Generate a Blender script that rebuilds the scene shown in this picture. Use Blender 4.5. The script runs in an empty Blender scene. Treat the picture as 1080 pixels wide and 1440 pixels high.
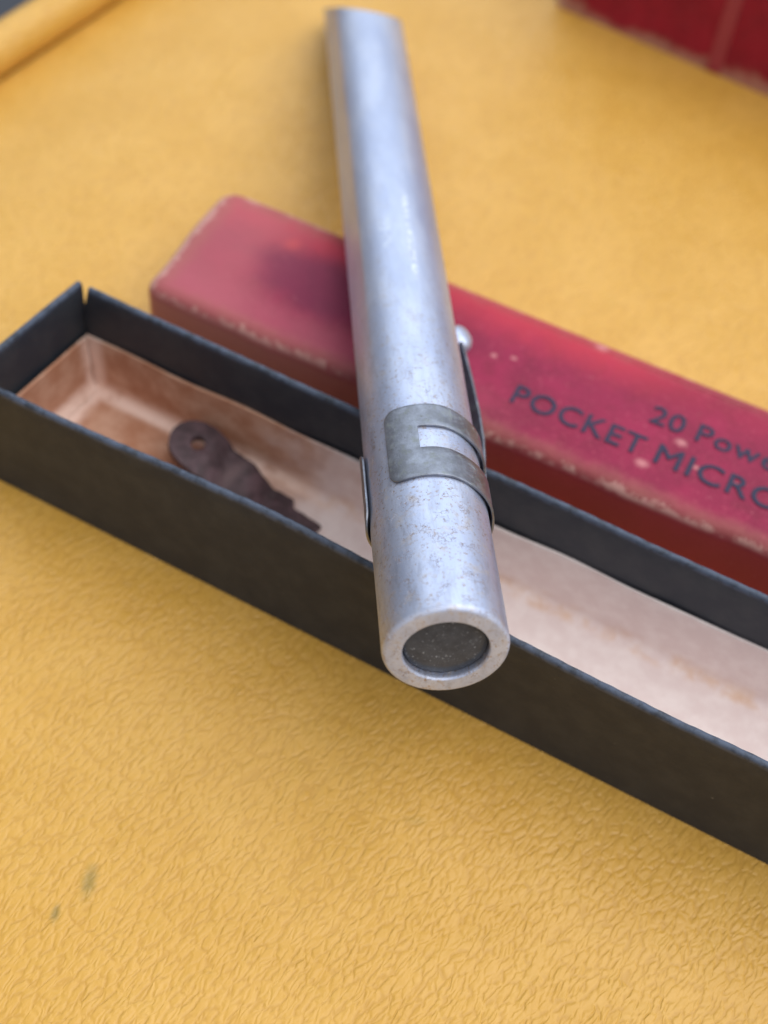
import bpy, bmesh, math, random
from mathutils import Vector, Matrix
random.seed(7)
S = 0.001                                   # everything below is laid out in millimetres
sc = bpy.context.scene
COL = sc.collection

# ------------------------------------------------------------------ camera
CAM = Vector((0, 0, 150.434))
cR = Vector((0.99217498, 0.10125804, 0.07304536))
cU = Vector((-0.12485518, 0.80465781, 0.58046274))
cF = Vector((0.0, 0.5850407, -0.81100393))
cd = bpy.data.cameras.new('camera')
cam = bpy.data.objects.new('camera', cd); COL.objects.link(cam)
m = Matrix((cR, cU, -cF)).transposed().to_4x4(); m.translation = CAM * S
cam.matrix_world = m
cd.sensor_fit = 'VERTICAL'; cd.sensor_height = 24.0; cd.sensor_width = 18.0
cd.lens = 1952.67 / 1440 * 24.0
cd.clip_start = 0.005; cd.clip_end = 50
cd.dof.use_dof = True
cd.dof.focus_distance = 0.145
cd.dof.aperture_fstop = 11.5
sc.camera = cam

# ------------------------------------------------------------------ light
world = bpy.data.worlds.new('World'); sc.world = world
world.use_nodes = True
bg = world.node_tree.nodes['Background']
# soft daylight, brightest overhead and dimmer all round towards the horizon
wn = world.node_tree
tcw = wn.nodes.new('ShaderNodeTexCoord'); sxw = wn.nodes.new('ShaderNodeSeparateXYZ')
wn.links.new(tcw.outputs['Generated'], sxw.inputs[0])
mrw = wn.nodes.new('ShaderNodeMapRange'); mrw.inputs['From Min'].default_value = 0.0; mrw.inputs['From Max'].default_value = 0.95
mrw.inputs['To Min'].default_value = 0.24; mrw.inputs['To Max'].default_value = 0.62
wn.links.new(sxw.outputs['Z'], mrw.inputs['Value'])
wn.links.new(mrw.outputs['Result'], bg.inputs['Strength'])
bg.inputs['Color'].default_value = (0.86, 0.92, 1.0, 1)

def area(name, loc, target, size, size_y, power, color):
    l = bpy.data.lights.new(name, 'AREA'); l.shape = 'RECTANGLE'
    l.size = size; l.size_y = size_y; l.energy = power; l.color = color
    o = bpy.data.objects.new(name, l); COL.objects.link(o)
    o.location = loc
    o.rotation_euler = (Vector(target) - Vector(loc)).to_track_quat('-Z', 'Y').to_euler()
    return o
area('window_light', (0.22, 1.25, 0.92), (0, 0.15, 0), 3.0, 1.2, 17.0, (0.78, 0.89, 1.0))
area('ceiling_light', (0.42, 0.02, 1.0), (0, 0.14, 0), 1.3, 1.1, 11.5, (1.0, 0.985, 0.97))

sc.view_settings.view_transform = 'Standard'
sc.view_settings.look = 'None'
sc.view_settings.exposure = 0.0
sc.view_settings.gamma = 1.0
sc.view_settings.use_curve_mapping = False
sc.render.engine = 'CYCLES'

# ------------------------------------------------------------------ material helpers
def lin(r, g, b):
    f = lambda c: (c / 255 / 12.92) if c / 255 <= 0.04045 else ((c / 255 + 0.055) / 1.055) ** 2.4
    return (f(r), f(g), f(b), 1.0)

class NT:
    def __init__(s, name):
        s.m = bpy.data.materials.new(name); s.m.use_nodes = True
        s.t = s.m.node_tree; s.n = s.t.nodes
        s.b = s.n['Principled BSDF']
        tc = s.n.new('ShaderNodeTexCoord')
        mp = s.n.new('ShaderNodeMapping'); mp.inputs['Scale'].default_value = (1000, 1000, 1000)
        s.t.links.new(tc.outputs['Object'], mp.inputs['Vector'])
        s.co = mp.outputs['Vector']          # object coordinates in millimetres
        sp = s.n.new('ShaderNodeSeparateXYZ'); s.t.links.new(s.co, sp.inputs[0])
        s.x, s.y, s.z = sp.outputs
    def link(s, a, b): s.t.links.new(a, b)
    def put(s, sock, v):
        if hasattr(v, 'is_output'): s.link(v, sock)
        else: sock.default_value = v
    def math(s, op, a, b=0.0, c=0.0, clamp=False):
        n = s.n.new('ShaderNodeMath'); n.operation = op; n.use_clamp = clamp
        for i, v in enumerate((a, b, c)): s.put(n.inputs[i], v)
        return n.outputs[0]
    def mul(s, a, b): return s.math('MULTIPLY', a, b)
    def add(s, a, b): return s.math('ADD', a, b)
    def sub(s, a, b): return s.math('SUBTRACT', a, b)
    def mx(s, a, b): return s.math('MAXIMUM', a, b)
    def step(s, v, a, b, lo=0.0, hi=1.0):
        n = s.n.new('ShaderNodeMapRange'); n.interpolation_type = 'SMOOTHSTEP'
        s.put(n.inputs['Value'], v)
        n.inputs['From Min'].default_value = a; n.inputs['From Max'].default_value = b
        n.inputs['To Min'].default_value = lo; n.inputs['To Max'].default_value = hi
        return n.outputs['Result']
    def mapco(s, scale=(1, 1, 1), rot=(0, 0, 0), loc=(0, 0, 0), src=None):
        n = s.n.new('ShaderNodeMapping'); n.vector_type = 'TEXTURE' if False else 'POINT'
        r = s.n.new('ShaderNodeVectorRotate'); r.rotation_type = 'EULER_XYZ'
        r.inputs['Rotation'].default_value = rot
        s.link(src or s.co, r.inputs['Vector'])
        s.link(r.outputs[0], n.inputs['Vector'])
        n.inputs['Scale'].default_value = scale; n.inputs['Location'].default_value = loc
        return n.outputs['Vector']
    def noise(s, scale, detail=3, rough=0.55, co=None, dist=0.0, color=False):
        n = s.n.new('ShaderNodeTexNoise')
        s.link(co or s.co, n.inputs['Vector'])
        n.inputs['Scale'].default_value = scale; n.inputs['Detail'].default_value = detail
        n.inputs['Roughness'].default_value = rough; n.inputs['Distortion'].default_value = dist
        return n.outputs['Color' if color else 'Fac']
    def voro(s, scale, feature='F1', co=None, rnd=1.0, out='Distance', smooth=None):
        n = s.n.new('ShaderNodeTexVoronoi'); n.feature = feature
        s.link(co or s.co, n.inputs['Vector'])
        n.inputs['Scale'].default_value = scale; n.inputs['Randomness'].default_value = rnd
        if smooth is not None: n.inputs['Smoothness'].default_value = smooth
        return n.outputs[out]
    def mix(s, f, a, b):
        n = s.n.new('ShaderNodeMix'); n.data_type = 'RGBA'
        s.put(n.inputs['Factor'], f); s.put(n.inputs['A'] if False else n.inputs[6], a); s.put(n.inputs[7], b)
        return n.outputs[2]
    def warp(s, amount, scale, co=None):
        """coordinates pushed about by a colour noise"""
        c = s.noise(scale, 2, co=co, color=True)
        v = s.n.new('ShaderNodeVectorMath'); v.operation = 'MULTIPLY_ADD'
        s.link(c, v.inputs[0]); v.inputs[1].default_value = (amount,) * 3
        s.link(co or s.co, v.inputs[2])
        return v.outputs[0]
    def spot(s, px, py, r, soft=0.5, sx=1.0, sy=1.0, wob=0.0):
        """1 inside a patch at (px,py) mm, in the object's x/y"""
        dx = s.mul(s.sub(s.x, px), 1 / sx); dy = s.mul(s.sub(s.y, py), 1 / sy)
        d = s.math('SQRT', s.add(s.mul(dx, dx), s.mul(dy, dy)))
        if wob:
            d = s.add(d, s.mul(s.sub(s.noise(1.2 / r, 3), 0.5), wob))
        return s.step(d, r * (1 - soft), r * (1 + soft), 1.0, 0.0)
    def bump(s, h, dist_mm, strength=1.0, normal=None):
        n = s.n.new('ShaderNodeBump'); n.inputs['Distance'].default_value = dist_mm * S
        n.inputs['Strength'].default_value = strength
        s.link(h, n.inputs['Height'])
        if normal: s.link(normal, n.inputs['Normal'])
        return n.outputs[0]
    def fin(s, color=None, rough=None, metal=None, normal=None, spec=None, **kw):
        for k, v in (('Base Color', color), ('Roughness', rough), ('Metallic', metal),
                     ('Normal', normal), ('Specular IOR Level', spec)):
            if v is not None: s.put(s.b.inputs[k], v)
        for k, v in kw.items(): s.put(s.b.inputs[k.replace('_', ' ')], v)
        return s.m

# ------------------------------------------------------------------ materials
def mat_leather(name='yellow_leather'):
    t = NT(name)
    # wrinkled grain, drawn out along one diagonal of the hide
    rc = t.mapco(scale=(1, 1, 1), rot=(0, 0, math.radians(-58)))
    w = t.warp(1.1, 0.38, rc)
    st = t.n.new('ShaderNodeMapping'); st.inputs['Scale'].default_value = (0.40, 1.0, 1.0)
    t.link(w, st.inputs['Vector']); g = st.outputs[0]
    e1 = t.voro(1.18, 'DISTANCE_TO_EDGE', g)
    e2 = t.voro(1.75, 'DISTANCE_TO_EDGE', g, 0.9)
    n1 = t.noise(0.86, 1, 0.4, g, 0.2)
    n2 = t.noise(6.0, 3, 0.6, rc)
    big = t.noise(0.09, 2)
    deep = t.step(t.noise(0.10, 3), 0.30, 0.66, 0.7, 1.0)      # grain is deeper in places
    h = t.mul(t.step(e1, 0.0, 0.26), 0.52)
    h = t.add(h, t.mul(t.step(e2, 0.0, 0.20), t.mul(t.step(t.noise(0.5, 2), 0.35, 0.6), 0.12)))
    h = t.add(h, t.mul(t.step(t.math('ABSOLUTE', t.sub(n1, 0.5)), 0.0, 0.14), 0.42))
    h = t.mul(h, deep)
    h = t.add(h, t.mul(n2, 0.05))
    nm = t.bump(h, 0.135, 1.0)
    col = t.mix(t.step(big, 0.3, 0.7), lin(211, 160, 68), lin(217, 167, 78))
    col = t.mix(t.mul(t.step(t.noise(0.35, 4), 0.45, 0.75), 0.25), col, lin(205, 160, 66))
    # creases darkened in the base colour, painting in their shade
    col = t.mix(t.step(h, 0.46, 0.05, 0.0, 0.30), col, lin(176, 124, 44))
    # rubbed grey marks
    col = t.mix(t.mul(t.spot(-27.2, 53.6, 1.0, 0.8, 0.7, 1.6, 0.9), 0.55), col, lin(120, 112, 62))
    col = t.mix(t.mul(t.spot(-30.0, 49.6, 0.7, 0.8, 0.6, 1.2, 0.6), 0.55), col, lin(110, 106, 62))
    col = t.mix(t.mul(t.spot(8.0, 65.5, 0.8, 0.8, 1.6, 0.6, 0.6), 0.18), col, lin(140, 125, 62))
    col = t.mix(t.mul(t.step(t.noise(0.9, 2), 0.76, 0.80), 0.35), col, lin(120, 90, 40))
    rough = t.add(t.mul(t.noise(0.5, 3), 0.16), 0.32)
    return t.fin(col, rough, 0.0, nm, 0.48)

def mat_aluminium():
    t = NT('aged_aluminium')
    along = t.mapco(scale=(1, 0.25, 1))
    cloud = t.noise(0.28, 4, 0.6, along)
    fine = t.noise(9.0, 3, 0.6)
    near = t.step(t.y, 18, 64, 1.0, 0.2)                     # the handled eyepiece end is more corroded
    col = t.mix(t.step(cloud, 0.35, 0.68), lin(184, 193, 219), lin(201, 208, 229))
    col = t.mix(t.mul(t.step(t.noise(0.9, 5, 0.7, along), 0.48, 0.66), t.mul(near, 0.55)), col, lin(162, 166, 184))
    w = t.warp(0.8, 1.2)
    pit = t.step(t.voro(1.45, co=w), 0.17, 0.06)
    gate = t.step(t.noise(0.34, 3, 0.6, t.mapco(scale=(1, 0.6, 1), loc=(3, 8, 1))), 0.45, 0.62)
    pits = t.mul(t.mul(pit, gate), near)
    worm = t.mul(t.step(t.math('ABSOLUTE', t.sub(t.noise(1.5, 3, 0.6, w), 0.5)), 0.018, 0.004),
                 t.mul(t.step(t.noise(0.5, 2), 0.52, 0.62), near))
    rust = t.mx(pits, worm)
    col = t.mix(t.mul(rust, 0.72), col, lin(150, 120, 104))
    fleck = t.mul(t.step(t.noise(2.3, 4, 0.7, t.mapco(loc=(1, 7, 5))), 0.56, 0.63), t.mul(near, t.step(t.noise(0.3, 3), 0.34, 0.58)))
    col = t.mix(t.mul(fleck, 0.75), col, lin(156, 132, 114))
    tan = t.mul(t.mul(t.step(t.noise(0.55, 5, 0.7, t.mapco(loc=(9, 4, 2))), 0.52, 0.68), near), 0.42)
    col = t.mix(tan, col, lin(184, 168, 150))
    # worn maker's stamp, too rubbed to read: a row of bright nicks
    ph = t.math('ARCTAN2', t.x, t.z)
    row = t.mul(t.step(t.math('ABSOLUTE', t.sub(ph, 0.20)), 0.08, 0.04), t.mul(t.step(t.y, 53, 57), t.step(t.y, 75, 72)))
    nick = t.mul(row, t.step(t.noise(1.0, 3, 0.6, t.mapco(scale=(1.8, 1.3, 1.8))), 0.46, 0.54))
    row2 = t.mul(t.step(t.math('ABSOLUTE', t.add(ph, 0.30)), 0.16, 0.08), t.mul(t.step(t.y, 60, 62), t.step(t.y, 68, 66)))
    nick2 = t.mul(row2, t.step(t.noise(1.3, 3), 0.46, 0.58))
    nk = t.mx(nick, t.mul(nick2, 0.5))
    col = t.mix(t.mul(nk, 0.6), col, lin(246, 250, 252))
    h = t.sub(t.add(t.mul(fine, 0.22), t.mul(t.noise(2.2, 4, 0.65), 0.30)), t.add(t.mul(rust, 0.5), t.mul(nk, 0.4)))
    rough = t.add(0.35, t.mul(t.noise(0.8, 4, co=along), 0.14))
    rough = t.add(rough, t.mul(rust, 0.25))
    return t.fin(col, rough, t.mul(t.sub(0.74, t.mul(t.mx(rust, tan), 0.4)), t.step(t.y, 0.1, 0.6, 0.25, 1.0)), t.bump(h, 0.07, 0.9), 0.5)

def mat_steel():
    t = NT('tarnished_steel')
    c = t.noise(0.6, 5, 0.65)
    col = t.mix(t.step(c, 0.35, 0.7), lin(126, 128, 136), lin(152, 156, 168))
    grn = t.step(t.noise(1.1, 5, 0.7, t.mapco(loc=(5, 2, 7))), 0.50, 0.68)
    col = t.mix(t.mul(grn, 0.38), col, lin(126, 136, 122))
    col = t.mix(t.step(t.noise(4.0, 3), 0.66, 0.74, 0, 0.6), col, lin(92, 84, 68))
    h = t.add(t.noise(3.5, 4, 0.7), t.mul(t.noise(12, 2), 0.4))
    return t.fin(col, t.add(0.36, t.mul(grn, 0.2)), t.sub(0.88, t.mul(grn, 0.4)), t.bump(h, 0.04, 0.8))

def mat_lens():
    t = NT('dusty_eyepiece_glass')
    d1 = t.step(t.voro(2.4, co=t.warp(0.6, 3.0)), 0.26, 0.08)
    gate = t.step(t.noise(1.1, 4), 0.47, 0.60)
    d2 = t.step(t.noise(6, 4, 0.7), 0.60, 0.74)
    film = t.mul(t.noise(0.6, 4, 0.6), 0.24)
    dust = t.math('MINIMUM', t.add(t.mul(t.mul(d1, gate), 0.9), t.add(t.mul(d2, 0.35), film)), 1.0)
    col = t.mix(dust, lin(38, 44, 56), lin(170, 180, 196))
    return t.fin(col, t.add(0.10, t.mul(dust, 0.5)), 0.0, t.bump(dust, 0.02, 0.5), 0.16)

def mat_plain(name, col, rough, metal=0.0):
    t = NT(name)
    n = t.noise(0.8, 4)
    c2 = tuple(c * 0.72 for c in col[:3]) + (1,)
    return t.fin(t.mix(n, c2, col), rough, metal, t.bump(t.noise(4, 3), 0.04, 0.5))

def mat_black_card():
    t = NT('black_paper_card')
    n = t.noise(0.25, 5, 0.65)
    fib = t.noise(5.5, 4, 0.7)
    col = t.mix(t.step(n, 0.35, 0.7), lin(38, 44, 54), lin(52, 56, 62))
    col = t.mix(t.mul(t.step(fib, 0.60, 0.72), 0.35), col, lin(84, 80, 72))
    # rims: rubbed wear plus bluish reflected light, both painted as blue-grey
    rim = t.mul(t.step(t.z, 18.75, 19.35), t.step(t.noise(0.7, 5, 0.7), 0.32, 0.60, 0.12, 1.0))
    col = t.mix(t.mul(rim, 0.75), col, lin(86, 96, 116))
    scuff = t.mul(t.step(t.voro(0.55, co=t.warp(1.5, 0.9)), 0.07, 0.02), t.step(t.noise(0.2, 2), 0.5, 0.6))
    col = t.mix(t.mul(scuff, 0.6), col, lin(150, 146, 138))
    h = t.add(t.mul(fib, 0.5), t.mul(t.noise(1.3, 3), 0.5))
    return t.fin(col, 0.56, 0.0, t.bump(h, 0.06, 0.8), 0.4)

def mat_liner():
    t = NT('stained_shaded_liner_paper')
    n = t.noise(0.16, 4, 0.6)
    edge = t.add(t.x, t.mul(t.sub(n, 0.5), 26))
    old = t.step(edge, 26, 46, 1.0, 0.0)  # brown left end: paper stain plus the tube's soft shadow put into the colour
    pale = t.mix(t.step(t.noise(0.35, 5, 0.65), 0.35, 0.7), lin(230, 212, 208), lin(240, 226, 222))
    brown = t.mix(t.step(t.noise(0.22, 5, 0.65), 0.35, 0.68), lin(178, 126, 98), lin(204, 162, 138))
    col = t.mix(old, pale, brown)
    # rubbed folds: pale at the brown end, rusty further on
    fold = t.mx(t.mul(t.step(t.math('ABSOLUTE', t.sub(t.y, 18.6)), 1.6, 0.3), t.step(t.z, 4.2, 1.6)),
                t.mul(t.step(t.x, 4.6, 2.6), t.mx(t.step(t.z, 4.2, 2.0), t.step(t.y, 17.0, 18.6))))
    wv = t.step(t.noise(0.4, 4), 0.22, 0.50)
    col = t.mix(t.mul(t.mul(fold, wv), t.mul(old, 1.0)), col, lin(236, 208, 194))
    rs = t.mul(t.step(t.math('ABSOLUTE', t.sub(t.y, 18.4)), 1.5, 0.3), t.step(t.z, 3.6, 1.4))
    col = t.mix(t.mul(t.mul(rs, t.step(t.noise(0.3, 4, 0.6), 0.42, 0.68)), t.mul(t.sub(1.0, old), 0.6)), col, lin(214, 168, 124))
    col = t.mix(t.mul(t.step(t.noise(0.8, 4, 0.7), 0.66, 0.76), t.add(0.06, t.mul(old, 0.24))), col, lin(170, 128, 106))
    h = t.add(t.noise(2.0, 4, 0.65), t.mul(t.noise(8, 2), 0.4))
    return t.fin(col, 0.72, 0.0, t.bump(h, 0.07, 0.8), 0.25)

LID_L, LID_W, LID_H = 168.0, 23.06, 12.6
def mat_red(name, L, W, H, lid=True):
    t = NT(name)
    n = t.noise(0.11, 4, 0.6)
    fine = t.noise(4.5, 4, 0.7)
    col = t.mix(t.step(n, 0.35, 0.68), lin(132, 20, 58), lin(152, 26, 68))
    wob = t.mul(t.sub(t.noise(0.45, 5, 0.68), 0.5), 2.6)
    if not lid:
        col = t.mix(t.step(n, 0.35, 0.68), lin(138, 20, 46), lin(156, 26, 54))
    col = t.mix(t.mul(t.step(t.noise(0.42, 5, 0.68, t.mapco(loc=(4, 9, 3))), 0.46, 0.66), 0.40), col, lin(116, 20, 46))
    col = t.mix(t.mul(t.step(t.noise(1.6, 4, 0.7, t.mapco(loc=(2, 1, 8))), 0.54, 0.70), 0.30), col, lin(196, 84, 104))
    if lid:
        # reddish along the back, pinker and faded at the open end, a purple damp patch
        col = t.mix(t.mul(t.step(t.add(t.y, t.mul(wob, 1.6)), 13.5, 21.5), t.step(t.x, 78, 58, 0.2, 0.8)), col, lin(192, 48, 64))
        col = t.mix(t.mul(t.step(t.add(t.x, t.mul(wob, 2.0)), 20, 7), 0.62), col, lin(176, 94, 100))
        col = t.mix(t.mul(t.step(t.add(t.y, wob), 9.5, 3.5), t.mul(t.step(t.add(t.x, t.mul(wob, 3)), 60, 30), 0.50)), col, lin(180, 88, 102))
        col = t.mix(t.mul(t.spot(21.5, 12.6, 6.0, 0.28, 1.8, 0.85, 4.0), 0.6), col, lin(112, 26, 62))
        col = t.mix(t.mul(t.spot(13.0, 17.5, 1.0, 0.9), 0.3), col, lin(226, 92, 84))
    # rubbed corners and rims, chipped down to the board
    ex = t.math('MINIMUM', t.x, t.sub(L, t.x)); ey = t.math('MINIMUM', t.y, t.sub(W, t.y))
    top = t.step(t.z, H - 2.6, H - 0.7)
    e = t.math('MINIMUM', ex, ey)
    rim = t.mul(t.step(t.add(e, wob), 3.4, 0.2), top)
    col = t.mix(t.mul(rim, 0.66), col, lin(164, 96, 88))
    chip = t.mul(t.step(t.add(e, t.mul(t.sub(t.noise(0.6, 5, 0.75), 0.5), 4.5)), 0.65, 0.1), t.step(t.z, H - 1.8, H - 0.9))
    col = t.mix(t.mul(chip, 0.55), col, lin(214, 172, 160))
    side = t.step(t.z, H - 1.0, H - 2.6)
    col = t.mix(t.mul(side, 0.7 if lid else 0.0), col, t.mix(t.step(t.add(t.x, t.mul(wob, 6)), 10, 60), lin(200, 134, 122), lin(184, 74, 74)))
    if not lid:
        foot = t.step(t.add(t.z, t.mul(t.sub(t.noise(0.12, 4, 0.6), 0.5), 9.0)), 3.4, 0.4)
        col = t.mix(t.mul(foot, 0.6), col, lin(196, 160, 140))
        col = t.mix(t.mul(t.step(t.x, 3.2, 0.6), 0.6), col, lin(206, 176, 160))
    if lid:
        for (x, y, r) in ((46.2, 12.6, 0.55), (48.8, 13.5, 0.5), (73.6, 10.9, 0.9), (70.2, 5.2, 1.0), (76.6, 8.0, 0.5), (82.0, 8.0, 0.4),
                          (58.5, 21.4, 1.1), (30.0, 4.0, 0.5)):
            col = t.mix(t.mul(t.spot(x, y, r * 0.6, 0.95, 1.2, 0.9, 0.8), 0.5), col, lin(232, 166, 162))
    col = t.mix(t.mul(t.step(t.noise(1.0, 4, 0.7), 0.64, 0.74), 0.28), col, lin(216, 140, 146))
    h = t.add(t.mul(fine, 0.6), t.noise(1.4, 3))
    return t.fin(col, t.add(0.44, t.mul(fine, 0.15)), 0.0, t.bump(h, 0.07, 0.7), 0.28)

def mat_ink():
    t = NT('faded_blue_black_ink')
    n = t.step(t.noise(1.7, 4, 0.7), 0.54, 0.70)
    return t.fin(t.mix(t.mul(n, 0.65), lin(22, 22, 58), lin(70, 30, 68)), 0.6, 0.0)

def mat_brown_leather():
    t = NT('dark_brown_leather')
    n = t.noise(0.4, 4, 0.6)
    col = t.mix(t.step(n, 0.35, 0.7), lin(62, 46, 50), lin(96, 74, 80))
    col = t.mix(t.mul(t.spot(6.0, 0.2, 1.3, 0.8, 0.7, 1.8, 0.8), 0.5), col, lin(128, 104, 106))  # wrinkle highlight at the bend, painted as a paler streak
    return t.fin(col, 0.55, 0.0, t.bump(t.add(t.voro(1.6, 'SMOOTH_F1', smooth=0.6), t.mul(t.noise(4, 3), 0.6)), 0.10, 0.8), 0.4)

M_LEATHER = mat_leather(); M_ALU = mat_aluminium(); M_STEEL = mat_steel(); M_LENS = mat_lens()
M_DARK = mat_plain('dark_tube_bore', lin(30, 30, 32), 0.6)
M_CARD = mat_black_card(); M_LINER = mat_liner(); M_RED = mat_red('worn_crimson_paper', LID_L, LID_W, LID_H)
M_INK = mat_ink(); M_STRAP = mat_brown_leather()
M_RED2 = mat_red('deep_crimson_cloth', 110.0, 46.0, 34.0, lid=False)
M_BAND = mat_plain('faded_pink_tape', lin(168, 62, 76), 0.6)
M_FLOOR = mat_plain('dark_floor', lin(70, 72, 80), 0.6)

# ------------------------------------------------------------------ mesh helpers
def new_obj(name, verts, faces, mat, parent=None, smooth=True, sharp=35):
    me = bpy.data.meshes.new(name)
    me.from_pydata([tuple(c * S for c in v) for v in verts], [], faces)
    bm = bmesh.new(); bm.from_mesh(me)
    bmesh.ops.recalc_face_normals(bm, faces=bm.faces)
    for f in bm.faces: f.smooth = smooth
    if smooth:
        for e in bm.edges:
            if len(e.link_faces) == 2 and e.calc_face_angle(0) > math.radians(sharp): e.smooth = False
    bm.to_mesh(me); bm.free()
    me.materials.append(mat)
    o = bpy.data.objects.new(name, me); COL.objects.link(o)
    if parent: o.parent = parent
    return o

def empty(name, label, cat, mw):
    o = bpy.data.objects.new(name, None); COL.objects.link(o)
    o.empty_display_size = 0.01
    o.matrix_world = mw; o['label'] = label; o['category'] = cat
    return o

def frame(loc, ex, ey, ez):
    mw = Matrix((ex, ey, ez)).transposed().to_4x4(); mw.translation = Vector(loc) * S
    return mw

def sweep(profile, stations, fn):
    """closed profile [(a,b)] carried along stations -> verts, faces with end caps"""
    V, Fc = [], []
    n = len(profile)
    for s in stations:
        for a, b in profile: V.append(fn(s, a, b))
    for i in range(len(stations) - 1):
        for j in range(n):
            k = (j + 1) % n
            Fc.append((i * n + j, i * n + k, (i + 1) * n + k, (i + 1) * n + j))
    Fc.append(tuple(range(n))[::-1]); Fc.append(tuple((len(stations) - 1) * n + j for j in range(n)))
    return V, Fc

def lin_space(a, b, n): return [a + (b - a) * i / (n - 1) for i in range(n)]
def sm(t, a, b):
    t = min(1, max(0, (t - a) / (b - a))); return t * t * (3 - 2 * t)

# ------------------------------------------------------------------ the setting: leather seat, floor
# the seat's edge runs past the far left corner, closed by a rolled welt
E0 = Vector((-74.75, 195.45, 0)); ED = Vector((0.494, 0.869, 0)).normalized(); EN = Vector((ED.y, -ED.x, 0))  # EN points into the seat
def edge_dist(p): return (p - E0).dot(EN)
V, Fc = [], []
offs = [1.5, 3, 5, 8, 11, 14, 18, 22, 26, 30, 36, 44, 60, 90, 130, 180, 240, 320, 420, 560]
als = lin_space(-520, 420, 64)
for a in als:
    for d in offs:
        p = E0 + ED * a + EN * d
        V.append((p.x, p.y, -4.8 * (1 - sm(d, 1, 34))))
k = len(offs)
for i in range(len(als) - 1):
    for j in range(k - 1):
        Fc.append((i * k + j, i * k + j + 1, (i + 1) * k + j + 1, (i + 1) * k + j))
seat = new_obj('leather_seat', V, Fc, M_LEATHER); seat['kind'] = 'structure'
prof = [(3.9 * math.cos(2 * math.pi * i / 20), 3.9 * math.sin(2 * math.pi * i / 20)) for i in range(20)]
def welt(s, a, b):
    p = E0 + ED * s + EN * (a - 1.2)
    return (p.x, p.y, b - 1.6 + 0.12 * math.sin(s * 0.31))
V, Fc = sweep(prof, als, welt)
new_obj('rolled_welt', V, Fc, M_LEATHER, seat)
V, Fc = sweep([(-2.0, -90), (0.5, -90), (0.5, -4.0), (-2.0, -4.0)], als,
              lambda s, a, b: tuple((E0 + ED * s + EN * a) + Vector((0, 0, b))))
new_obj('side_panel', V, Fc, M_LEATHER, seat)
fl = new_obj('floor', [(-3000, -3000, -430), (3000, -3000, -430), (3000, 3000, -430), (-3000, 3000, -430)], [(0, 1, 2, 3)], M_FLOOR)
fl['kind'] = 'structure'

# ------------------------------------------------------------------ black tray
TH, TW, TL = 19.704, 20.713, 166.0
yaw = -0.383
tray = empty('box_tray', 'open black cardboard box tray with stained pink paper lining', 'box',
             frame((-50.842, 105.768, 0), Vector((math.cos(yaw), math.sin(yaw), 0)), Vector((-math.sin(yaw), math.cos(yaw), 0)), Vector((0, 0, 1))))
T = 0.9
def wall_profile(t=T, top=TH, zs=9):
    """outer face at a=0, rounded rim"""
    r = t / 2
    P = [(0, z) for z in lin_space(0.0, top - r, zs)]
    P += [(r - r * math.cos(q), top - r + r * math.sin(q)) for q in lin_space(0, math.pi, 9)[1:-1]]
    P += [(t, z) for z in lin_space(top - r, 0.0, zs)]
    return P
def bow(u): return 1.25 * math.exp(-((u - 40) / 24.0) ** 2) - 0.22 * math.exp(-((u - 92) / 22.0) ** 2)
wav = lambda u, z: (0.10 * math.sin(u * 0.19 + 1) + 0.05 * math.sin(u * 0.53)) * z / TH
V, Fc = sweep(wall_profile(), lin_space(-2.5, TL, 260), lambda u, a, z: (u, a + bow(u) * (z / TH) ** 2 + wav(u, z) * 0.4, z + (0.06 * math.sin(u * .33) + 0.035 * math.sin(u * 1.9) + 0.03 * math.sin(u * 3.1 + 1)) * (z / TH) ** 6))
new_obj('front_wall', V, Fc, M_CARD, tray)
def backfn(u, a, z):
    u2 = u + 1.15 * sm(z, 14.5, TH) * max(0, 1 - (u - 1.1) / 4.0)
    return (u2, TW - a + wav(u, z) * 0.3, z + (0.05 * math.sin(u * .27 + 2) + 0.035 * math.sin(u * 2.1)) * (z / TH) ** 6)
V, Fc = sweep(wall_profile(), [1.1, 1.5, 2, 3, 4, 5] + lin_space(6, TL - 1.1, 240), backfn)
new_obj('back_wall', V, Fc, M_CARD, tray)
V, Fc = sweep(wall_profile(), lin_space(T + 0.02, TW - 0.1, 14), lambda v, a, z: (a - 2.5 * (1 - v / TW), v, z * (1.0 - 0.004 * sm(v, 15, TW))))
new_obj('end_wall', V, Fc, M_CARD, tray)
V, Fc = sweep(wall_profile(), lin_space(T + 0.02, TW - 0.1, 14), lambda v, a, z: (TL - a, v, z))
new_obj('end_wall', V, Fc, M_CARD, tray)
V, Fc = sweep([(1.1, 0.0), (TW - 1.1, 0.0), (TW - 1.1, 0.55), (1.1, 0.55)], [0.0, TL - 1.1], lambda u, a, z: (u if u > 1 else 1.1 - 2.5 * (1 - a / TW), a, z))
new_obj('bottom_panel', V, Fc, M_CARD, tray)
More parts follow.
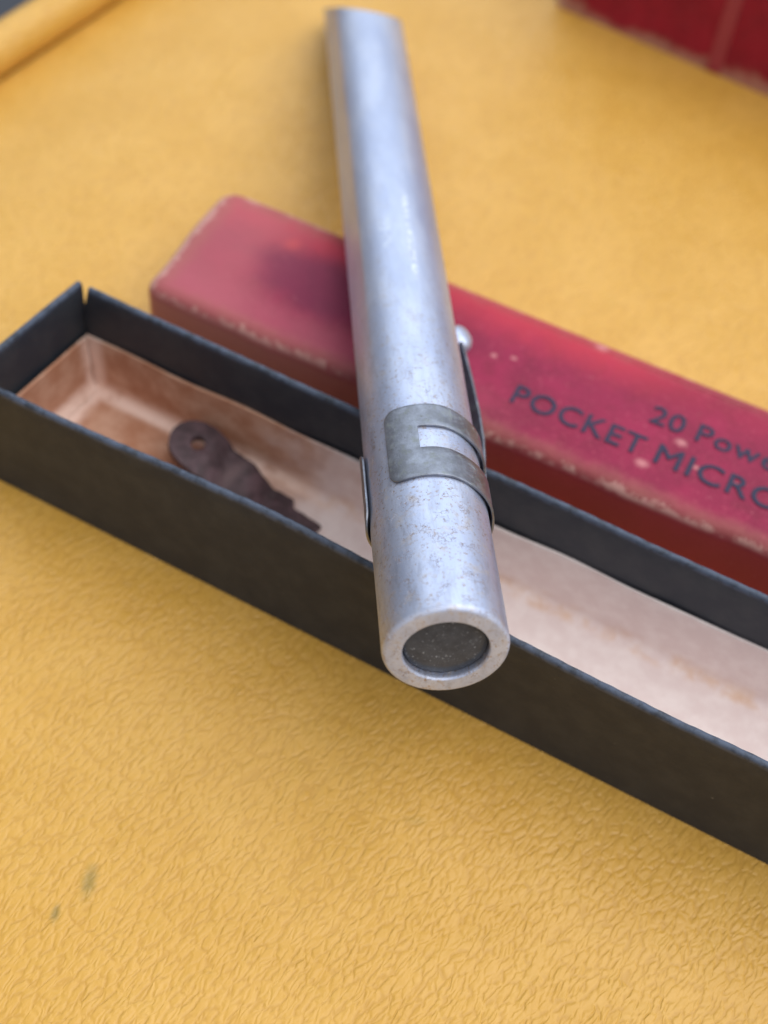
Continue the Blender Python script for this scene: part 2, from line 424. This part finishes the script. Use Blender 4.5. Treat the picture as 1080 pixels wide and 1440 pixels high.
# paper lining: trough with soft folds, and two ends
a0, a1, LZ, r = 1.35, TW - 1.12, 11.1, 1.6
outer = [(a0, LZ)] + [(a0 + r - r * math.cos(q), 0.62 + r - r * math.sin(q)) for q in lin_space(0, math.pi / 2, 6)]
outer += [(a1 - r + r * math.sin(q), 0.62 + r - r * math.cos(q)) for q in lin_space(0, math.pi / 2, 6)] + [(a1, LZ)]
t_ = 0.4; ri = r - t_
inner = [(a1 - t_, LZ)] + [(a1 - r + ri * math.sin(q), 0.62 + r - ri * math.cos(q)) for q in lin_space(math.pi / 2, 0, 6)]
inner += [(a0 + r - ri * math.cos(q), 0.62 + r - ri * math.sin(q)) for q in lin_space(math.pi / 2, 0, 6)] + [(a0 + t_, LZ)]
def linfn(u, a, z):
    k = sm(z, 2, LZ) * (1 if a < 10 else 0)
    return (u, a + (bow(u) * (z / TH) ** 2) * k + 0.12 * math.sin(u * .27 + a), z + 0.10 * math.sin(u * .41 + a * .2) * sm(z, 0.7, 3) + 0.05 * math.sin(u * .23) * (1 if 3 < a < 17 else 0))
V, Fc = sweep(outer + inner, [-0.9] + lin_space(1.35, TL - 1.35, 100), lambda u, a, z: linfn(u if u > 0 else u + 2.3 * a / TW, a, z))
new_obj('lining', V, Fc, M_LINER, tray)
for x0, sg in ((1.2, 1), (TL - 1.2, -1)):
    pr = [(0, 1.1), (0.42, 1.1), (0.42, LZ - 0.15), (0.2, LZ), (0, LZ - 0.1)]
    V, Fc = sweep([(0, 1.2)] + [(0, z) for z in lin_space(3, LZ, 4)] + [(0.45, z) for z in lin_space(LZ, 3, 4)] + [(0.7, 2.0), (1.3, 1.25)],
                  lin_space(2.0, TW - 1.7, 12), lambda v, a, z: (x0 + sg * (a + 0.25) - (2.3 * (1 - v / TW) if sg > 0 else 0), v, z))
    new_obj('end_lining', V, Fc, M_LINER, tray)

# ------------------------------------------------------------------ red lid
lyaw = -0.355
LO = Vector((-35.707, 131.740, 0))
lex = Vector((math.cos(lyaw), math.sin(lyaw), 0)); ley = Vector((-math.sin(lyaw), math.cos(lyaw), 0))
lid = empty('lettered_box_cover', 'worn crimson paper box lid printed with dark lettering behind the black tray', 'box', frame(LO, lex, ley, Vector((0, 0, 1))))

def rounded_shell(name, L, W, H, rv, rt, wall, mat, parent, warp=None, zbase=0.0):
    """box open below, vertical corners rounded rv, top rim rounded rt, real wall thickness"""
    def loop(inset, z, rv_):
        P = []
        rr = max(rv_, 0.05)
        for cx, cy, q0 in ((L - inset - rr, inset + rr, -math.pi / 2), (L - inset - rr, W - inset - rr, 0),
                           (inset + rr, W - inset - rr, math.pi / 2), (inset + rr, inset + rr, math.pi)):
            for q in lin_space(q0, q0 + math.pi / 2, 7): P.append((cx + rr * math.cos(q), cy + rr * math.sin(q), z))
        # subdivide the straights so that the surface can be uneven
        Q = []
        for i, p in enumerate(P):
            Q.append(p); nx = P[(i + 1) % len(P)]
            if i % 7 == 6:
                dl = math.hypot(nx[0] - p[0], nx[1] - p[1]); nseg = 60 if dl > W * 1.5 else 8
                for s in range(1, nseg): Q.append(tuple(p[c] + (nx[c] - p[c]) * s / nseg for c in range(3)))
        return Q
    loops = [loop(wall, zbase, rv - wall), loop(0, zbase, rv)]
    for z in lin_space(zbase, H - rt, 4)[1:]: loops.append(loop(0, z, rv))
    for q in lin_space(0, math.pi / 2, 7)[1:]: loops.append(loop(rt - rt * math.cos(q), H - rt + rt * math.sin(q), rv - (rt - rt * math.cos(q)) * 0.8))
    n = len(loops[0]); V, Fc = [], []
    for lp in loops: V += lp
    for i in range(len(loops) - 1):
        for j in range(n):
            k = (j + 1) % n; Fc.append((i * n + j, i * n + k, (i + 1) * n + k, (i + 1) * n + j))
    # top: collapse to a lower-inset loop then an ngon
    Fc.append(tuple((len(loops) - 1) * n + j for j in range(n)))
    # inside
    b = len(V); V += loop(wall, H - wall, rv - wall)
    for j in range(n):
        k = (j + 1) % n; Fc.append((j, k, b + k, b + j))
    Fc.append(tuple(b + j for j in range(n)))
    if warp: V = [warp(*v) for v in V]
    return new_obj(name, V, Fc, mat, parent, sharp=40)
def lidwarp(x, y, z):
    e = 0.16 * math.sin(x * 0.23 + 0.4) + 0.09 * math.sin(x * 0.61)
    return (x + 0.25 * math.sin(y * .3) * (1 if x < 5 else 0) - 1.3 * (1 - sm(x, 0, 12)), y + (e if y < 3 else (0.7 * math.exp(-((x - 8) / 16) ** 2) if y > 20 else 0)), z - (0.12 * abs(math.sin(x * .37)) if z > 12.3 else 0) * (1 if (y < 2.5 or y > 20.5) else 0))
rounded_shell('lid_shell', LID_L, LID_W, LID_H, 2.6, 2.1, 1.0, M_RED, lid, lidwarp)

def lettering(name, text, x, y, height, width, parent, z, mat, thin=0.0, space=1.0):
    cu = bpy.data.curves.new(name, 'FONT'); cu.body = text; cu.size = 10; cu.space_character = space
    cu.bevel_depth = thin; cu.bevel_resolution = 1
    cu.resolution_u = 4
    tmp = bpy.data.objects.new('tmp', cu); COL.objects.link(tmp)
    dg = bpy.context.evaluated_depsgraph_get(); dg.update()
    me = bpy.data.meshes.new_from_object(tmp.evaluated_get(dg))
    bpy.data.objects.remove(tmp)
    xs = [v.co.x for v in me.vertices]
    x0, x1 = min(xs), max(xs)
    cap = 7.0                                   # cap height of the built-in face at size 10 (approx.)
    for v in me.vertices:
        v.co = Vector((((v.co.x - x0) / (x1 - x0) * width + x) * S, (v.co.y / cap * height + y) * S, (z + v.co.z * 0.08) * S))
    me.name = name; me.materials.append(mat)
    o = bpy.data.objects.new(name, me); COL.objects.link(o); o.parent = parent
    return o
ZT = LID_H + 0.03
lettering('lettering', 'POCKET', 51.2, 6.15, 3.35, 18.4, lid, ZT, M_INK, 0.13, 1.1)
lettering('lettering', 'MICROSCOPE', 71.3, 6.1, 3.35, 33.5, lid, ZT, M_INK, 0.13, 1.1)
lettering('lettering', '20', 68.5, 12.2, 3.1, 4.7, lid, ZT, M_INK, 0.12, 1.05)
lettering('lettering', 'Power', 74.9, 12.2, 3.1, 13.2, lid, ZT, M_INK, 0.12, 1.1)

# ------------------------------------------------------------------ pocket microscope
uy, ut = 0.160, -0.177
D_ = Vector((-math.sin(uy) * math.cos(ut), math.cos(uy) * math.cos(ut), math.sin(ut)))
W_ = (Vector((0, 0, 1)) - D_ * D_.z).normalized(); X_ = D_.cross(W_)
mic = empty('pocket_microscope', 'slim silver aluminium pocket microscope with a steel pocket clip, leaning across the tray', 'microscope',
            frame((7.739, 68.905, 33.057), X_, D_, W_))
RT = 6.35
def pol(s, ph, r): return (r * math.sin(ph), s, r * math.cos(ph))
def flat_r(s, ph):
    a = (ph + math.radians(69) + math.pi) % (2 * math.pi) - math.pi
    h = math.radians(19)
    if abs(a) >= h: return RT
    return RT + (RT * math.cos(h) / math.cos(a) - RT) * sm(s, 36, 62)
def s_end(ph): return 139.6 - 12.2 * math.cos(ph) - 2.3 * math.sin(ph)
N = 128
prof = [(4.30, 1.8), (4.30, 0.22), (4.42, 0.0), (5.85, 0.0)]
prof += [(5.85 + 0.5 * math.sin(q), 0.75 - 0.75 * math.cos(q)) for q in lin_space(0, math.pi / 2, 7)[1:]]
V, Fc = [], []
rows = []
for r, s in prof: rows.append([pol(s, 2 * math.pi * j / N, r) for j in range(N)])
for k in lin_space(0, 1, 30)[1:]:
    row = []
    for j in range(N):
        ph = 2 * math.pi * j / N
        s = 0.9 + (s_end(ph) - 0.9) * k if k > 0.55 else 0.9 + (139.6 - 0.9) * k
        if k > 0.55: s = 0.9 + 138.7 * k + (s_end(ph) - 139.6) * ((k - 0.55) / 0.45) ** 1.0
        row.append(pol(s, ph, flat_r(s, ph) + 0.012 * math.sin(s * .8 + 3 * ph)))
    rows.append(row)
rows.append([pol(s_end(2 * math.pi * j / N) + 0.05, 2 * math.pi * j / N, flat_r(130, 2 * math.pi * j / N) - 0.2) for j in range(N)])
rows.append([pol(s_end(2 * math.pi * j / N), 2 * math.pi * j / N, RT - 0.8) for j in range(N)])
rows.append([pol(100, 2 * math.pi * j / N, RT - 0.8) for j in range(N)])
for row in rows: V += row
for i in range(len(rows) - 1):
    for j in range(N):
        k = (j + 1) % N; Fc.append((i * N + j, i * N + k, (i + 1) * N + k, (i + 1) * N + j))
new_obj('tube', V, Fc, M_ALU, mic, sharp=28)
# eyepiece lens: shallow dome set back in the rim
V, Fc = [(0, 0.55, 0)], []
rings = [0.8, 1.6, 2.4, 3.1, 3.7, 4.05, 4.18, 4.2]
ss = [0.56, 0.58, 0.61, 0.66, 0.73, 0.80, 0.90, 1.7]
for r, s in zip(rings, ss): V += [pol(s, 2 * math.pi * j / 64, r) for j in range(64)]
for j in range(64): Fc.append((0, 1 + j, 1 + (j + 1) % 64))
for i in range(len(rings) - 1):
    for j in range(64):
        k = (j + 1) % 64; Fc.append((1 + i * 64 + j, 1 + i * 64 + k, 1 + (i + 1) * 64 + k, 1 + (i + 1) * 64 + j))
new_obj('eyepiece_lens', V, Fc, M_LENS, mic, sharp=50)
V = [pol(100, 2 * math.pi * j / 48, 5.56) for j in range(48)] + [pol(101, 2 * math.pi * j / 48, 5.56) for j in range(48)]
Fc = [tuple(range(48)), tuple(range(48, 96))] + [(j, (j + 1) % 48, 48 + (j + 1) % 48, 48 + j) for j in range(48)]
new_obj('objective_stop', V, Fc, M_DARK, mic)

# steel band, open on the upper left, with a rectangular slot
p0, p1 = -42.0, 281.0
s0b, s1b = 18.35, 29.75
smid, half = (s0b + s1b) / 2, (s1b - s0b) / 2
rowsf = [-1, -0.93, -0.8, -0.6, -0.4, -0.235, -0.1, 0.1, 0.25, 0.375, 0.5, 0.65, 0.8, 0.93, 1]
phs = [p0, p0 + .6, p0 + 1.4, p0 + 2.6, p0 + 4.2, p0 + 6.2, p0 + 8.5, p0 + 11.5] + lin_space(-27, -9.3, 9) + lin_space(-7, 96, 50) + lin_space(99, p1 - 14, 60) + lin_space(p1 - 12, p1, 12)
def band_r(ph):
    return RT + 0.05 + 0.32 * sm(ph, 22, 82) * (1 - sm(ph, 100, 175)) + 0.26 * sm(ph, 236, 278)
V, Fc = [], []
for ph in phs:
    a = min((ph - p0), 999) * math.pi / 180 * 6.8; b = (p1 - ph) * math.pi / 180 * 6.8
    cr = 1.5
    hh = half
    if a < cr: hh = half - cr + math.sqrt(max(0, cr * cr - (cr - a) ** 2))
    if b < 2.2: hh = half - 2.2 + math.sqrt(max(0, 2.2 ** 2 - (2.2 - b) ** 2))
    for f in rowsf:
        V.append(pol(smid + f * hh - 1.0 * sm(ph, 15, 90) - 0.4 * sm(ph, 100, 270), math.radians(ph), band_r(ph) + 0.03 * math.sin(ph * .13)))
k = len(rowsf)
i0, i1 = rowsf.index(-0.235), rowsf.index(0.375)
for i in range(len(phs) - 1):
    for j in range(k - 1):
        if -9.4 <= phs[i] < 96 and i0 <= j < i1: continue
        Fc.append((i * k + j, i * k + j + 1, (i + 1) * k + j + 1, (i + 1) * k + j))
def plate(o, th, bev):
    md = o.modifiers.new('thickness', 'SOLIDIFY'); md.thickness = th * S; md.offset = 1.0
    bv = o.modifiers.new('edges', 'BEVEL'); bv.width = bev * S; bv.segments = 2; bv.limit_method = 'ANGLE'; bv.angle_limit = math.radians(50)
def outward(o, axis=True):
    bm = bmesh.new(); bm.from_mesh(o.data)
    s = 0
    for f in bm.faces:
        c = f.calc_center_median(); s += f.normal.dot(Vector((c.x, 0, c.z)))
    if s < 0: bmesh.ops.reverse_faces(bm, faces=bm.faces)
    bm.to_mesh(o.data); bm.free()
band = new_obj('clip_band', V, Fc, M_STEEL, mic, sharp=60); outward(band); plate(band, 0.25, 0.05)
# spring arm and its rolled end
PA = math.radians(122)
er = Vector((math.sin(PA), 0, math.cos(PA))); et = Vector((-math.cos(PA), 0, math.sin(PA)))
path = [(26.0, 6.95), (28.0, 7.05), (30, 7.4), (34, 7.9), (39, 8.15), (45, 8.15), (50, 7.9), (52.6, 7.6)]
V, Fc = [], []
fr = [-1, -0.9, -0.5, 0, 0.5, 0.9, 1]
for s, r in path:
    hw = 2.6 - 0.5 * sm(s, 30, 50)
    for f in fr:
        p = er * (r - 0.10 * (f * f)) + et * (f * hw); V.append((p.x, s, p.z))
k = len(fr)
for i in range(len(path) - 1):
    for j in range(k - 1): Fc.append((i * k + j, i * k + j + 1, (i + 1) * k + j + 1, (i + 1) * k + j))
arm = new_obj('clip_arm', V, Fc, M_STEEL, mic, sharp=60); outward(arm); plate(arm, 0.34, 0.06)
V, Fc = [], []
rp = [(-2.2, 0.3), (-2.12, 0.8), (-1.85, 1.18), (-1.35, 1.38), (0, 1.42), (1.35, 1.38), (1.85, 1.18), (2.12, 0.8), (2.2, 0.3)]
cs, crr = 54.6, 8.4
for a, r in rp:
    for j in range(24):
        q = 2 * math.pi * j / 24
        p = er * (crr + 1.18 * r * math.cos(q)) + et * a
        V.append((p.x, cs + 1.65 * r * math.sin(q), p.z))
for i in range(len(rp) - 1):
    for j in range(24):
        k = (j + 1) % 24; Fc.append((i * 24 + j, i * 24 + k, (i + 1) * 24 + k, (i + 1) * 24 + j))
Fc += [tuple(range(24)), tuple((len(rp) - 1) * 24 + j for j in range(24))]
new_obj('clip_roll', V, Fc, M_ALU, mic, sharp=50)

# ------------------------------------------------------------------ leather tab lying in the tray
tr = Matrix(tray.matrix_world)
ang = math.radians(-9)
loc = tr @ (Vector((21.0, 14.9, 0)) * S)
ex = (tr.to_3x3() @ Vector((math.cos(ang), math.sin(ang), 0))); ey = (tr.to_3x3() @ Vector((-math.sin(ang), math.cos(ang), 0)))
tab = empty('leather_tab', 'small dark brown leather tab with a punched hole lying in the tray', 'leather tab', frame(loc / S, ex, ey, Vector((0, 0, 1))))
def tabz(l): return 1.25 + 4.6 * (1 - sm(l, -4, 13)) + 0.5 * math.exp(-((l - 6) / 2.2) ** 2) + 0.12 * math.sin(l * 0.9)
def tabw(l):
    R0 = 3.5
    if l < 0: return math.sqrt(max(0.0, R0 * R0 - l * l))
    return R0 + 0.10 * math.sin(l * 1.1) + 0.07 * math.sin(l * 2.7 + 1) - 0.25 * sm(l, 2, 8) - 1.9 * sm(l, 14.0, 15.0)
ls = [-3.49, -3.44, -3.3, -3.0, -2.6, -2.1, -1.5] + lin_space(-0.9, 1.5, 7) + lin_space(2.0, 13.8, 24) + [14.1, 14.4, 14.7, 15.0, 15.6, 16.4, 17.4, 18.4, 19.4]
fw = lin_space(-1, 1, 17)
hole = (0.35, 0.25, 1.1)
V, Fc = [], []
for l in ls:
    for f in fw:
        y = f * tabw(l) + 1.0 * sm(l, 14.0, 15.0); x = l
        V.append((x, y, tabz(l) + 0.35 * sm(l, -1, 3) * (1 - sm(l, 11, 15)) * math.sin(l * 0.9 + f * 1.8)))
k = len(fw)
for i in range(len(ls) - 1):
    for j in range(k - 1):
        cxm = (ls[i] + ls[i + 1]) / 2; cym = (fw[j] + fw[j + 1]) / 2 * (tabw(ls[i]) + tabw(ls[i + 1])) / 2
        if math.hypot(cxm - hole[0], cym - hole[1]) < hole[2] * 0.9: continue
        Fc.append((i * k + j, i * k + j + 1, (i + 1) * k + j + 1, (i + 1) * k + j))
# pull the ring of the hole onto a circle
cnt = {}
for f_ in Fc:
    for q in range(4):
        e_ = tuple(sorted((f_[q], f_[(q + 1) % 4]))); cnt[e_] = cnt.get(e_, 0) + 1
for e_, c in cnt.items():
    if c == 1:
        for vi in e_:
            x, y, z = V[vi]; dd = math.hypot(x - hole[0], y - hole[1])
            if dd < 1.9 and dd > 0:
                x = hole[0] + (x - hole[0]) / dd * hole[2]; y = hole[1] + (y - hole[1]) / dd * hole[2]; V[vi] = (x, y, tabz(x))
tabo = new_obj('strap', V, Fc, M_STRAP, tab)
md = tabo.modifiers.new('thickness', 'SOLIDIFY'); md.thickness = 1.1 * S; md.offset = 0.0
bv = tabo.modifiers.new('edges', 'BEVEL'); bv.width = 0.22 * S; bv.segments = 2; bv.limit_method = 'ANGLE'; bv.angle_limit = math.radians(55)

# ------------------------------------------------------------------ second red box, far right
byaw = -0.46
bex = Vector((math.cos(byaw), math.sin(byaw), 0)); bey = Vector((-math.sin(byaw), math.cos(byaw), 0))
BO = Vector((19.2, 227.2, 0))
b2 = empty('red_case', 'deep red cloth covered box with a pale vertical tape, standing behind the lid', 'box', frame(BO, bex, bey, Vector((0, 0, 1))))
rounded_shell('box_shell', 110.0, 46.0, 34.0, 1.6, 1.2, 1.2, M_RED2, b2)
V, Fc = sweep([(-0.28, 0.4), (0.05, 0.4), (0.05, 33.0), (-0.28, 33.0)], [31.0, 33.6], lambda u, a, z: (u, a, z))
new_obj('tape', V, Fc, M_BAND, b2)
